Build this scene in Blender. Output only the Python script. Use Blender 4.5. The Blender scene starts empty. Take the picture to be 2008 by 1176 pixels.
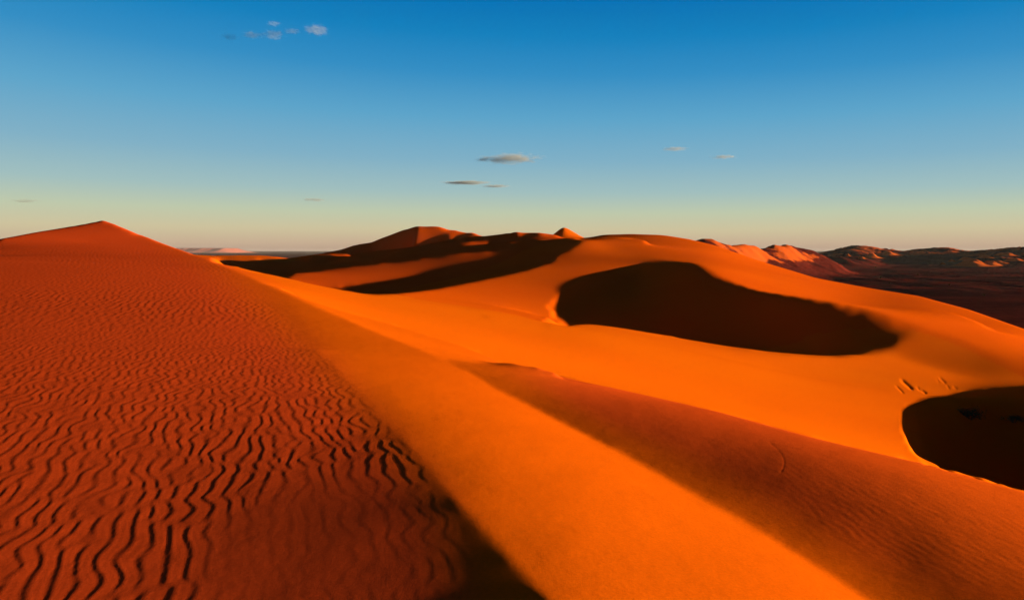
import bpy, math, random, lzma, base64
import numpy as np
from mathutils import Vector
random.seed(7); rng = np.random.default_rng(11)
scene = bpy.context.scene
R_ = math.radians

# ------------------------------------------------------------------ camera
F, CX, HZ = 1340.0, 1004.0, 492.0          # focal length and horizon of the photograph, in its pixels
EYE = 40.0                                  # eye height over the desert plain (m)
cam_d = bpy.data.cameras.new('camera'); cam = bpy.data.objects.new('camera', cam_d)
scene.collection.objects.link(cam)
cam.location = (0, 0, EYE); cam.rotation_euler = (R_(90), 0, 0)
cam_d.sensor_width = 36; cam_d.lens = 36*F/2008; cam_d.shift_y = (HZ-588)/2008
cam_d.clip_start = .1; cam_d.clip_end = 200000
scene.camera = cam

# ------------------------------------------------------------------ sun, sky, exposure
SUN_EL = R_(5.0)
SUN_ROT = R_(90)
sun_d = bpy.data.lights.new('sun', 'SUN'); sun = bpy.data.objects.new('sun', sun_d)
scene.collection.objects.link(sun)
sun_d.energy = 5.0; sun_d.angle = R_(.5); sun_d.color = (1, .93, .5)
sun.rotation_euler = Vector((math.cos(SUN_EL), 0, math.sin(SUN_EL))).to_track_quat('Z', 'Y').to_euler()
world = bpy.data.worlds.new('World'); scene.world = world; world.use_nodes = True
nt = world.node_tree; nt.nodes.clear()
def wn(t, **k):
    n = nt.nodes.new(t)
    for a, b in k.items(): setattr(n, a, b)
    return n
out = wn('ShaderNodeOutputWorld'); bg = wn('ShaderNodeBackground')
sky = wn('ShaderNodeTexSky', sky_type='NISHITA', sun_disc=False, sun_elevation=SUN_EL, sun_rotation=SUN_ROT,
         altitude=700, air_density=1.0, dust_density=.6, ozone_density=2.5)
nt.links.new(bg.outputs[0], out.inputs[0])
# the clear evening sky: the physical sky, deepened as if polarised; unseen overhead set violet to redden shadows
tc = wn('ShaderNodeTexCoord'); sx = wn('ShaderNodeSeparateXYZ'); nt.links.new(tc.outputs['Generated'], sx.inputs[0])
ramp = wn('ShaderNodeValToRGB'); side = wn('ShaderNodeMath', operation='MULTIPLY'); nt.links.new(sx.outputs['X'], side.inputs[0]); nt.links.new(sx.outputs['Z'], side.inputs[1]); lean = wn('ShaderNodeMath', operation='MULTIPLY_ADD'); lean.inputs[1].default_value = .12; nt.links.new(side.outputs[0], lean.inputs[0]); nt.links.new(sx.outputs['Z'], lean.inputs[2]); nt.links.new(lean.outputs[0], ramp.inputs[0])
def to_linear(c): return tuple((v/255/12.92 if v < 10 else ((v/255+.055)/1.055)**2.4) for v in c)
STOPS = [(0.0, (176, 148, 130)), (.012, (198, 172, 145)), (.03, (205, 193, 156)), (.055, (190, 200, 171)), (.085, (160, 190, 190)), (.13, (128, 176, 198)), (.19, (92, 164, 202)), (.25, (50, 142, 196)), (.30, (14, 128, 190)), (.345, (0, 114, 182)), (.42, (6, 46, 112)), (.6, (18, 14, 66)), (1.0, (24, 8, 44))]
e = ramp.color_ramp.elements
while len(e) < len(STOPS): e.new(.5)
for k, (p, c) in enumerate(STOPS):
    e[k].position = p; l = to_linear(c); e[k].color = (l[0], l[1], l[2], 1)
k_ = .1
scl = wn('ShaderNodeVectorMath', operation='SCALE'); scl.inputs['Scale'].default_value = 1/k_/2**1.45
nt.links.new(ramp.outputs[0], scl.inputs[0])
mx = wn('ShaderNodeMix', data_type='RGBA'); mx.inputs[0].default_value = .98
nt.links.new(sky.outputs[0], mx.inputs[6]); nt.links.new(scl.outputs[0], mx.inputs[7])
nt.links.new(mx.outputs[2], bg.inputs[0]); bg.inputs[1].default_value = k_

scene.view_settings.view_transform = 'Standard'; scene.view_settings.look = 'None'
scene.view_settings.exposure = 1.45; scene.view_settings.gamma = 1
scene.render.engine = 'CYCLES'
scene.cycles.max_bounces = 6; scene.cycles.diffuse_bounces = 3; scene.cycles.volume_bounces = 0

# ------------------------------------------------------------------ materials
def new_mat(name):
    m = bpy.data.materials.new(name); m.use_nodes = True
    t = m.node_tree; b = t.nodes['Principled BSDF']
    return m, t, b
def N(t, typ, **k):
    n = t.nodes.new(typ)
    for a, v in k.items():
        if a in ('inp',):
            for i, x in v.items(): n.inputs[i].default_value = x
        else: setattr(n, a, v)
    return n
def sand(name, base, base_b, scale=.15, rough=.95, grain=.35, coarse_shade=None):
    m, t, b = new_mat(name); L = t.links.new
    g = N(t, 'ShaderNodeNewGeometry')
    n1 = N(t, 'ShaderNodeTexNoise', inp={'Scale': scale, 'Detail': 6.0, 'Roughness': .6}); L(g.outputs['Position'], n1.inputs['Vector'])
    n2 = N(t, 'ShaderNodeTexNoise', inp={'Scale': 55.0, 'Detail': 3.0, 'Roughness': .7}); L(g.outputs['Position'], n2.inputs['Vector'])
    r1 = N(t, 'ShaderNodeMapRange', inp={'From Min': .3, 'From Max': .7}); L(n1.outputs['Fac'], r1.inputs['Value'])
    mx = N(t, 'ShaderNodeMix', data_type='RGBA'); mx.inputs[6].default_value = (*base_b, 1); mx.inputs[7].default_value = (*base, 1)
    L(r1.outputs[0], mx.inputs[0])
    r2 = N(t, 'ShaderNodeMapRange', inp={'From Min': .25, 'From Max': .75, 'To Min': .86, 'To Max': 1.1}); L(n2.outputs['Fac'], r2.inputs['Value'])
    ml = N(t, 'ShaderNodeVectorMath', operation='SCALE'); L(mx.outputs[2], ml.inputs[0]); L(r2.outputs[0], ml.inputs['Scale'])
    final = ml.outputs[0]
    if coarse_shade:                                     # redder grains on the rippled back; the dim ridge's shade tone coloured in
        at = N(t, 'ShaderNodeAttribute', attribute_name='coarse_shade')
        cm = N(t, 'ShaderNodeVectorMath', operation='SCALE'); cm.inputs[0].default_value = coarse_shade; L(r2.outputs[0], cm.inputs['Scale'])
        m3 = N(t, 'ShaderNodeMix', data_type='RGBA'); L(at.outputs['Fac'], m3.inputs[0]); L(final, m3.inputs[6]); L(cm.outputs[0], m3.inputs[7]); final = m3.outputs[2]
    L(final, b.inputs['Base Color'])
    b.inputs['Roughness'].default_value = rough; b.inputs['Specular IOR Level'].default_value = 0
    n3 = N(t, 'ShaderNodeTexNoise', inp={'Scale': 130.0, 'Detail': 3.0, 'Roughness': .8}); L(g.outputs['Position'], n3.inputs['Vector'])
    n4 = N(t, 'ShaderNodeTexNoise', inp={'Scale': 2.2, 'Detail': 5.0, 'Roughness': .55}); L(g.outputs['Position'], n4.inputs['Vector'])
    b1 = N(t, 'ShaderNodeBump', inp={'Strength': grain, 'Distance': .004}); L(n3.outputs['Fac'], b1.inputs['Height'])
    b2 = N(t, 'ShaderNodeBump', inp={'Strength': .35, 'Distance': .03}); L(n4.outputs['Fac'], b2.inputs['Height']); L(b1.outputs[0], b2.inputs['Normal'])
    L(b2.outputs[0], b.inputs['Normal'])
    return m
SAND = (.76, .099, .002); SAND2 = (.70, .085, .0015)
m_sand = sand('orange_sand', SAND, SAND2)
m_near = sand('rippled_orange_sand', (.74, .100, .002), (.69, .088, .002), coarse_shade=(.68, .060, .010))
m_gold = sand('golden_orange_sand', (.75, .112, .002), (.69, .090, .002), scale=.05)
m_mid = sand('ruddy_sand', (.74, .090, .002), (.68, .074, .002), scale=.03)  # redder base: tone of the dimly lit slopes put into the colour
m_back = sand('deep_ruddy_sand', (.72, .076, .003), (.66, .064, .003), scale=.02)  # redder still, for the shaded dunes behind
m_far = sand('far_sand', (.66, .10, .012), (.56, .08, .01), scale=.01, grain=0)
def gravel(name='desert_gravel', dune_mix=False):
    m, t, b = new_mat(name); L = t.links.new
    g = N(t, 'ShaderNodeNewGeometry')
    mp = N(t, 'ShaderNodeMapping'); mp.inputs['Scale'].default_value = (.35, 1, 1); L(g.outputs['Position'], mp.inputs['Vector'])
    n1 = N(t, 'ShaderNodeTexNoise', inp={'Scale': .012, 'Detail': 8.0, 'Roughness': .62}); L(mp.outputs[0], n1.inputs['Vector'])
    cr = N(t, 'ShaderNodeValToRGB'); L(n1.outputs['Fac'], cr.inputs[0])
    e = cr.color_ramp.elements; e[0].position = .35; e[0].color = (.030, .0035, .0035, 1); e[1].position = .72; e[1].color = (.15, .016, .010, 1)
    n2 = N(t, 'ShaderNodeTexNoise', inp={'Scale': .25, 'Detail': 4.0}); L(g.outputs['Position'], n2.inputs['Vector'])
    r2 = N(t, 'ShaderNodeMapRange', inp={'From Min': .3, 'From Max': .7, 'To Min': .6, 'To Max': 1.3}); L(n2.outputs['Fac'], r2.inputs['Value'])
    ml = N(t, 'ShaderNodeVectorMath', operation='SCALE'); L(cr.outputs[0], ml.inputs[0]); L(r2.outputs[0], ml.inputs['Scale'])
    final = ml.outputs[0]
    if dune_mix:                                   # blown sand lies on the hills in patches
        n3 = N(t, 'ShaderNodeTexNoise', inp={'Scale': .016, 'Detail': 6.0, 'Roughness': .6}); L(g.outputs['Position'], n3.inputs['Vector'])
        sep = N(t, 'ShaderNodeSeparateXYZ'); L(g.outputs['Position'], sep.inputs[0])
        hz_ = N(t, 'ShaderNodeMapRange', inp={'From Min': 6.0, 'From Max': 30.0, 'To Min': -.3, 'To Max': .08}); L(sep.outputs['Z'], hz_.inputs['Value'])
        ad = N(t, 'ShaderNodeMath', operation='ADD'); L(n3.outputs['Fac'], ad.inputs[0]); L(hz_.outputs[0], ad.inputs[1])
        th = N(t, 'ShaderNodeMapRange', inp={'From Min': .53, 'From Max': .60}); L(ad.outputs[0], th.inputs['Value'])
        mx = N(t, 'ShaderNodeMix', data_type='RGBA'); L(th.outputs[0], mx.inputs[0]); L(ml.outputs[0], mx.inputs[6]); mx.inputs[7].default_value = (.52, .07, .010, 1)
        final = mx.outputs[2]
    L(final, b.inputs['Base Color']); b.inputs['Roughness'].default_value = 1; b.inputs['Specular IOR Level'].default_value = 0
    return m
m_gravel = gravel(); m_patch = gravel('sandy_gravel_hills', True)
def flat_mat(name, c, var=.3, scale=8.0):
    m, t, b = new_mat(name); L = t.links.new
    g = N(t, 'ShaderNodeNewGeometry')
    n1 = N(t, 'ShaderNodeTexNoise', inp={'Scale': scale, 'Detail': 4.0}); L(g.outputs['Position'], n1.inputs['Vector'])
    r = N(t, 'ShaderNodeMapRange', inp={'From Min': .3, 'From Max': .7, 'To Min': 1-var, 'To Max': 1+var}); L(n1.outputs['Fac'], r.inputs['Value'])
    ml = N(t, 'ShaderNodeVectorMath', operation='SCALE'); ml.inputs[0].default_value = c; L(r.outputs[0], ml.inputs['Scale'])
    L(ml.outputs[0], b.inputs['Base Color']); b.inputs['Roughness'].default_value = .95; b.inputs['Specular IOR Level'].default_value = .1
    return m
m_leaf = flat_mat('shrub_leaf', (.045, .06, .02)); m_wood = flat_mat('shrub_wood', (.12, .06, .035))
m_rock = flat_mat('mesa_rock', (.42, .10, .08), .2, .002)

# ------------------------------------------------------------------ helpers
col = scene.collection
def tag(o, label=None, cat=None, group=None, kind=None):
    if label: o['label'] = label
    if cat: o['category'] = cat
    if group: o['group'] = group
    if kind: o['kind'] = kind
    return o
def np_mesh(name, V, Fc, mat, smooth=True):
    me = bpy.data.meshes.new(name)
    V = np.asarray(V, np.float32); Fc = np.asarray(Fc, np.int32); k = Fc.shape[1]
    me.vertices.add(len(V)); me.vertices.foreach_set('co', V.ravel())
    me.loops.add(Fc.size); me.loops.foreach_set('vertex_index', Fc.ravel())
    me.polygons.add(len(Fc)); me.polygons.foreach_set('loop_start', np.arange(0, Fc.size, k, dtype=np.int32))
    me.update(calc_edges=True)
    if smooth: me.polygons.foreach_set('use_smooth', np.ones(len(Fc), bool))
    me.materials.append(mat)
    o = bpy.data.objects.new(name, me); col.objects.link(o)
    return o

# ------------------------------------------------------------------ the dune field's relief
full_light = .3
# curves: name -> list of (px,py,depth)
C={}
C['S1']=[(-500,640,45),(-250,560,58),(-100,508,66),(0,470,73),(60,458,79),(130,445,86),(200,434,92),(216,437,91),(260,455,87),(300,470,82),(340,485,76),(380,500,67),(420,514,57),(450,527,47),(500,548,35),(560,575,26),(620,602,20),(700,635,17),(760,660,15.6),(820,683,14.2),(870,705,13),(960,755,10.5),(1100,828,8.3),(1200,880,7),(1300,935,6.2),(1400,990,5.5),(1500,1047,4.95),(1600,1110,4.45),(1700,1176,4.0),(1800,1250,3.6),(2100,1500,2.8)]
C['CB']=[(1500,1650,2.0),(1300,1420,2.4),(1180,1290,2.75),(1080,1176,3.13),(1000,1090,3.6),(900,985,4.35),(800,870,5.7),(720,785,7.4),(660,720,9.8),(620,685,12)]
C['G3']=[(-500,640,17),(0,600,17.5),(200,600,17.5),(450,600,18)]
C['V1']=[(560,577,31),(620,605,25),(700,640,23),(820,690,23),(870,714,23),(900,728,20)]
C['C2']=[(870,704,23),(1000,722,17),(1200,760,12.6),(1400,805,9.7),(1600,860,7.9),(1800,907,6.9),(2008,965,6.15),(2300,1060,5.25),(2700,1220,4.4)]
C['V2']=[(900,718,22),(1000,738,22),(1200,795,20),(1400,850,19),(1600,915,19),(1800,975,19),(2008,1045,19),(2300,1160,18),(2440,1200,17)]
C['S2']=[(420,514,57),(500,533,63),(560,546,68),(610,557,74),(660,567,82),(700,575,93),(740,577,112)]
C['K3']=[(740,577,112),(770,576,138),(800,573,158),(830,570,168),(860,566,176),(930,552,196),(1000,537,217),(1050,524,237),(1080,512,254),(1110,497,272),(1130,485,286),(1150,469,300)]
C['T2']=[(960,624,75.5),(1000,632,76),(1060,643,78),(1095,645,84),(1120,637,98),(1150,633,108),(1200,639,114),(1300,657,120),(1400,675,122),(1500,689,121),(1600,697,118),(1680,695,116)]
C['VT']=[(1060,650,90),(1110,652,110),(1150,655,120),(1200,662,126),(1300,676,131),(1400,692,131),(1500,704,129),(1600,710,126)]
C['BL']=[(1150,628,158),(1291,625,160),(1400,622,156),(1500,640,147),(1600,655,138),(1680,655,133)]
C['BU']=[(1082,606,166),(1090,594,174),(1112,580,188),(1125,566,196),(1150,550,208),(1200,538,226),(1260,526,246)]
C['R3']=[(1150,469,300),(1200,487,290),(1250,500,274),(1300,509,256),(1345,514,236),(1372,519,216),(1390,528,200),(1410,545,187),(1440,560,177),(1480,570,168),(1530,577,161),(1580,584,156),(1640,593,151),(1720,610,145),(1800,636,138),(1850,652,134),(1900,667,129),(2008,715,118),(2200,800,100)]
C['S4']=[(1085,460,396),(1110,467,398),(1150,468,400),(1180,460,395),(1240,459,388),(1300,461,378),(1350,469,366),(1400,481,352),(1500,515,318),(1600,545,285),(1700,564,258),(1800,580,230),(1900,607,200),(2008,645,165),(2200,730,134)]
C['E3']=[(660,564,220),(700,557,228),(760,550,236),(850,540,247),(930,528,258),(1000,510,275)]
C['K4']=[(570,541,255),(640,528,268),(770,515,280),(900,500,287),(1000,486,300),(1080,473,330)]
C['B']=[(640,510,388),(700,503,393),(760,493,396),(830,480,400),(880,470,402),(950,463,404),(1000,457,404),(1050,456,400),(1085,460,396)]
C['D4']=[(430,510,400),(500,512,398),(570,513,395),(640,512,392)]
C['W']=[(2060,757,88),(2130,772,62),(2200,790,46),(2320,825,37),(2440,862,32)]
C['WB']=[(1800,850,41),(1900,860,43),(2008,800,70),(2100,830,60)]
C['L2a']=[(700,637,29),(760,660,31),(820,684,33),(870,705,34),(1000,722,35),(1200,765,36),(1400,803,36),(1600,850,37),(1750,885,38)]
C['E5']=[(1740,720,122),(1850,740,115),(1950,752,105),(2008,756,95)]
C['F7v']=[(360,512,430),(420,512,435),(500,514,440),(560,516,445)]
C['F7']=[(330,498,480),(370,499,485),(440,500,490),(520,500,495),(545,503,500),(570,508,505)]
C['H5f']=[(590,508,475),(612,500,475),(650,500,475),(720,502,475)]
C['H5']=[(560,509,540),(600,503,545),(640,496,555),(690,482,565),(740,468,575),(790,450,575),(820,447,575),(870,447,565),(900,452,552),(940,461,540),(1000,472,530),(1060,480,530)]
C['P']=[(1070,468,448),(1080,460,450),(1092,452,452),(1105,445,455),(1125,456,455),(1148,467,450),(1180,480,450)]
C['BV']=[(600,512,440),(700,512,450),(760,508,456),(830,502,462),(950,496,462),(1060,490,440),(1110,478,424),(1150,476,424),(1250,480,430),(1300,480,430)]
C['RV']=[(1350,520,480),(1400,530,465),(1500,560,450),(1600,580,430),(1800,640,380),(2008,650,345),(2300,650,345)]
C['RP']=[(1400,506,1500),(1500,514,1500),(1600,526,1500),(1800,528,1500),(2008,528,1500),(2500,528,1500)]
C['RQ']=[(1450,542,800),(1600,557,800),(1800,559,800),(2008,559,800),(2500,559,800)]
C['LP']=[(-600,515,1000),(340,515,1000),(560,512,1000),(700,512,1000),(1300,512,1000)]
C['RH']=[(1340,480,900),(1365,476,900),(1385,470,900),(1405,474,900),(1440,484,950),(1500,489,1050),(1545,483,1100),(1575,491,1150),(1612,499,1200)]
C['RHv']=[(1340,500,1500),(1500,508,1500),(1600,512,1600),(1700,510,1700)]
C['RS']=[(1600,500,2300),(1640,492,2300),(1670,486,2300),(1700,489,2300),(1760,493,2300),(1800,491,2300),(1860,490,2200),(1880,495,2200),(1920,497,2100),(1945,490,2100),(1965,487,2000),(2008,484,2000),(2200,478,2000),(2500,476,2000)]
C['VS']=[(340,505,120),(400,518,115),(430,530,113),(500,552,115),(560,566,120),(660,588,128),(700,592,138),(735,590,150)]
C['BW']=[(1084,608,166),(1092,626,156),(1104,641,146)]
C['L2b']=[(620,590,38),(820,640,42),(1000,675,43),(1200,713,43),(1400,752,43),(1600,793,43),(1750,825,43)]
C['L2c']=[(1000,645,62),(1200,683,64),(1400,717,66),(1600,752,68),(1750,776,70)]
C['BF']=[(1110,659,142),(1200,664,143),(1300,678,143)]
C['DF']=[(720,567,207),(800,560,214),(900,548,224),(1000,528,245),(1060,514,262)]
C['E6']=[(1720,690,119),(1780,668,126)]
C['D5']=[(470,522,345),(560,524,345),(640,519,345),(760,505,345)]
C['D6']=[(700,495,380),(800,485,380),(880,477,380),(1000,466,380),(1060,461,380)]
C['D7']=[(760,498,340),(880,486,340),(1000,475,340),(1070,469,340)]
C['WB2']=[(1820,915,35),(1900,935,35),(2008,962,36)]
C['V3']=[(1840,985,29),(2008,1025,30),(2300,1120,29)]
C['G4']=[(-100,508,47),(0,511,47),(200,518,47),(410,526,47)]
C['G5']=[(-100,496,57),(0,499,57),(200,506,57),(390,513,57)]
C['G6']=[(-40,482,67),(0,484,67),(200,492,67),(350,499,67)]
C['G7']=[(150,477,76),(200,479,76),(310,484,76)]
C['VS2']=[(650,590,168),(720,585,180),(785,579,188)]
CEIL={'C2':(.03,.8),'T2':(-.3,.07),'S1':(-.3,.03),'K3':(-.3,-.01),'S2':(-.5,.15),'S4':(-.25,.1),'B':(-.2,.1)}
HID={'VS2','V3','WB2','BF','VS','V1','V2','VT','VR','BV','RV','F7v','RHv'}
def curve(name):
    a=np.array(sorted(C[name]),float) if name not in('CB',) else np.array(sorted(C[name]),float)
    return a
# tone regions: later overrides earlier. (polygon, [(px,py,I)...], blur)
TONES=[]
S1=[(p[0],p[1]) for p in C['S1']]
def seg(name,a,b,rev=False):
    s=[(p[0],p[1]) for p in sorted(C[name]) if a<=p[0]<=b]
    return s[::-1] if rev else s
# background mid: whole below
L2poly=[(400,510)]+seg('S2',420,700)+[(740,577),(800,585),(930,618)]+seg('T2',930,1600)+[(1740,683),(1790,630),(1900,662),(2008,712),(2300,800),(2300,1100),(2008,966)]+seg('C2',870,1800,True)+[(870,704)]+seg('S1',420,820,True)
TONES.append((L2poly,[(500,541,.8),(600,572,.95),(700,610,.97),(850,670,.97),(740,585,.85),(850,610,.85),(940,640,.9),(1000,690,1),(1200,700,1),(1130,640,.8),(1400,760,1),(1500,830,.97),(1600,800,1),(1500,720,1),(1700,860,.97),(1700,780,.9),(1750,830,.92),(1800,890,.92),(1600,725,.85),(1700,712,.62),(1770,700,.45),(1780,745,.7),(1850,750,.62),(1820,690,.47),(1850,700,.43),(1900,700,.43),(1940,720,.28),(1950,740,.25),(2000,715,.45),(2008,740,.25),(2200,820,.3),(1870,670,.5),(1960,700,.5)],4))
F3=[(740,577),(700,575)]+seg('K3',740,1150)+seg('R3',1200,1340)+[(1340,516),(1260,524),(1200,535),(1150,545),(1125,560),(1110,578),(1085,592),(1078,605),(1090,622),(1110,635),(1060,640),(930,618),(800,585)]
TONES.append((F3,[(745,579,.82),(800,583,.82),(850,575,.7),(870,595,.8),(930,605,.75),(930,570,.62),(1000,560,.55),(1000,600,.75),(1050,560,.48),(1060,600,.65),(1070,625,.8),(1080,540,.45),(1100,560,.38),(1110,510,.4),(1150,500,.42),(1150,530,.42),(1200,500,.45),(1200,520,.42),(1250,510,.42),(1300,513,.3),(1335,515,.15),(1140,485,.3),(1165,478,.42)],2))
TONES.append(([(940,620),(1000,624),(1060,629),(1110,632),(1118,637),(1095,646),(1060,643),(1000,632)],[(1000,630,0),(1100,640,0)],1.5))
bowl=[(1340,516),(1260,524),(1200,535),(1150,545),(1125,560),(1110,578),(1085,592),(1078,605),(1090,622),(1112,638)]+seg('T2',1120,1600)+[(1650,696),(1650,595)]+seg('R3',1372,1640,True)
TONES.append((bowl,[(1200,600,-1),(1400,600,-1),(1500,640,-1)],3))
TONES.append(([(1640,588),(1700,599),(1790,627),(1802,650),(1740,683),(1680,695),(1640,697)],[(1640,600,-.6),(1640,640,-.8),(1640,690,-.6),(1665,605,-.4),(1680,615,-.12),(1690,660,-.3),(1700,688,-.3),(1710,622,.14),(1740,662,-.2),(1740,635,.2),(1765,656,-.05),(1770,640,.26),(1790,650,.3)],4))
L4=seg('R3',1200,2008)+[(2200,800)]+seg('S4',1150,2200,True)+[(1160,472)]
TONES.append((L4,[(1170,468,0),(1240,462,0),(1200,474,.25),(1200,484,.35),(1240,475,.25),(1300,466,.45),(1300,478,.45),(1250,490,.38),(1300,500,.42),(1350,480,.6),(1350,505,.45),(1380,500,.65),(1400,490,.75),(1420,530,.85),(1450,515,.9),(1450,550,.95),(1500,525,.85),(1500,560,.95),(1600,555,.85),(1600,575,.95),(1650,570,.8),(1700,580,.65),(1740,592,.5),(1780,605,.45),(1850,635,.42),(1850,610,.6),(1900,615,.75),(1920,650,.45),(1990,650,.75),(2000,690,.5),(1650,557,.85),(1800,585,.6),(2200,760,.5)],2))
TONES.append(([(1752,640),(1800,642),(1900,672),(2008,722),(2008,712),(1900,662),(1800,630),(1740,615)],[(1800,640,.5),(1900,667,.6),(2000,712,.6)],3))
D3=[(645,561),(662,560),(760,549),(850,539),(930,527),(1000,508),(1060,485),(1100,470),(1150,467)]+seg('K3',740,1150,True)+[(715,574),(700,572)]
TONES.append((D3,[(760,560,-.5),(900,545,-.5),(1000,520,-.5),(1060,500,-.3),(1100,495,-.2),(1090,482,.0),(1125,478,.12)],2.5))
F4=[(560,545),(570,541)]+seg('K4',640,1000)+[(1060,485),(1000,508),(930,527),(850,539),(760,549),(662,560),(645,561)]
TONES.append((F4,[(600,545,.5),(640,545,.5),(700,535,.5),(750,530,.5),(800,528,.42),(850,520,.35),(900,520,.28),(950,505,.12),(1000,498,0.03)],2.5))
D4=[(430,507),(450,503),(520,507),(570,508),(600,510),(715,505),(800,488),(880,474),(950,467),(1000,461),(1050,459),(1085,462),(1110,468),(1145,469),(1125,482),(1080,480),(1000,492),(900,500),(770,515),(640,528),(570,541),(560,545),(420,514)]
TONES.append((D4,[(500,520,-.4),(600,520,-.4),(700,512,-.4),(800,500,-.4),(900,488,-.4),(1000,475,-.2)],1.2))
TONES.append(([(360,498),(440,500),(520,500),(545,503),(520,507),(450,503),(425,507),(410,510)],[(400,503,.6),(520,503,.5)],1))
TONES.append(([(560,507),(600,503),(640,496),(690,482),(740,468),(790,450),(812,447),(870,446),(900,451),(940,461),(880,472),(800,490),(715,506),(600,510)],[(700,490,-.4),(800,470,-.4)],1))
TONES.append(([(812,447),(870,446),(868,454),(835,461),(829,467),(850,471),(830,478),(797,483),(808,468)],[(840,452,.6),(810,478,.4)],1))
TONES.append(([(868,447),(900,452),(937,461),(880,474),(868,458)],[(880,455,.6),(910,462,.6)],1))
TONES.append(([(598,510),(612,498),(650,499),(715,500),(712,504),(650,508)],[(620,503,.55),(700,502,.55)],1))
TONES.append(([(1083,459),(1105,445),(1147,467),(1110,468)],[(1110,458,.62)],1))
TONES.append(([(1768,835),(1775,800),(1810,785),(1860,776),(1885,768),(1930,762),(2008,758),(2150,755),(2300,760),(2500,900),(2500,1100),(2300,1062),(2008,967),(1810,909),(1785,880)],[(1900,830,-.6),(2000,900,-.6)],2.5))
L1=S1+[(2100,1500),(2100,1800),(-800,1800),(-800,640)]
# L1 left + flank
dim=seg('C2',870,2008)+[(2300,1060),(2700,1220),(2700,1800),(2100,1500)]+seg('S1',960,1800,True)
TONES.append((dim,[(900,715,.15),(950,735,.12),(1000,735,.17),(1000,765,.2),(1100,750,.3),(1100,790,.16),(1200,768,.42),(1200,790,.2),(1200,820,.16),(1200,860,.25),(1300,790,.45),(1300,820,.22),(1300,870,.18),(1300,910,.35),(1400,812,.5),(1400,850,.3),(1400,900,.2),(1400,950,.35),(1500,840,.52),(1500,890,.25),(1500,960,.24),(1500,1010,.4),(1600,868,.6),(1600,920,.35),(1600,980,.28),(1600,1040,.24),(1600,1085,.45),(1700,900,.65),(1700,960,.4),(1700,1040,.27),(1700,1140,.4),(1800,920,.78),(1800,980,.5),(1800,1060,.2),(1800,1120,.12),(1800,1165,.2),(1900,950,.85),(1900,1020,.6),(1900,1080,.35),(1900,1130,.2),(2000,975,.9),(2000,1040,.65),(2000,1110,.4),(2000,1170,.22),(2300,1100,.8),(2300,1250,.4),(1900,1176,.15)],3))
flank=[(560,575),(600,640),(640,705),(660,720),(720,785),(800,870),(900,985),(1000,1090),(1080,1176),(1180,1290),(1300,1420),(1500,1650),(2100,1500)]+seg('S1',560,1800,True)
left=seg('S1',-500,560)+[(600,640),(640,705),(660,720),(720,785),(800,870),(900,985),(1000,1090),(1080,1176),(1180,1290),(1300,1420),(1500,1650),(-800,1800),(-800,640)]
TONES.append((left,[(60,465,.35),(200,450,.4),(-200,600,.35),(250,500,.45),(100,600,.4),(300,600,.42),(450,600,.5),(470,550,.55),(400,520,.5),(560,640,.5),(100,750,.35),(300,750,.38),(500,750,.38),(640,720,.42),(690,770,.38),(100,900,.3),(300,900,.3),(500,870,.27),(500,950,.17),(600,880,.27),(600,950,.15),(700,930,.12),(600,1100,.1),(400,1050,.17),(300,1100,.2),(100,1100,.25),(-200,1000,.28),(780,860,.12),(850,960,.05),(850,1020,.03),(950,1100,-.02),(920,1050,-.02),(950,1165,-.03),(1040,1165,-.06),(870,1000,.04),(870,1120,.03),(820,1170,.06),(760,900,.13),(760,1150,.08),(1000,1110,-.05),(600,1400,.1),(1000,1400,-.1)],2))
TONES.append((flank,[(575,590,.6),(620,640,.58),(640,690,.5),(700,660,.65),(700,730,.52),(730,790,.31),(800,720,.65),(800,790,.55),(810,870,.27),(860,740,.72),(900,850,.6),(905,980,.23),(1000,790,.9),(1000,900,.7),(960,1000,.37),(1010,1085,.19),(1100,850,.98),(1100,1000,.6),(1100,1160,.22),(1200,900,1),(1200,1000,.85),(1200,1160,.42),(1300,1100,.65),(1300,1010,.92),(1400,1010,1),(1400,1160,.6),(1500,1100,.85),(1500,1060,1),(1600,1140,.95),(1550,1176,.75),(1300,1350,.35),(1800,1400,.8)],2))
def inside(poly,X,Y):
    p=np.array(poly,float); n=len(p); c=np.zeros(X.shape,bool)
    for i in range(n):
        x0,y0=p[i];x1,y1=p[(i+1)%n]
        if y0==y1: continue
        m=((y0>Y)!=(y1>Y))
        c^= m&(X<(x1-x0)*(Y-y0)/(y1-y0)+x0)
    return c
def blur(a,s):
    if s<=0: return a
    r=int(3*s)+1; k=np.exp(-.5*(np.arange(-r,r+1)/s)**2);k/=k.sum()
    a=np.apply_along_axis(lambda v:np.convolve(np.pad(v,r,'edge'),k,'valid'),0,a)
    return np.apply_along_axis(lambda v:np.convolve(np.pad(v,r,'edge'),k,'valid'),1,a)
X0,X1,Y0,Y1,ST=-640,2640,420,1600,2
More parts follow.
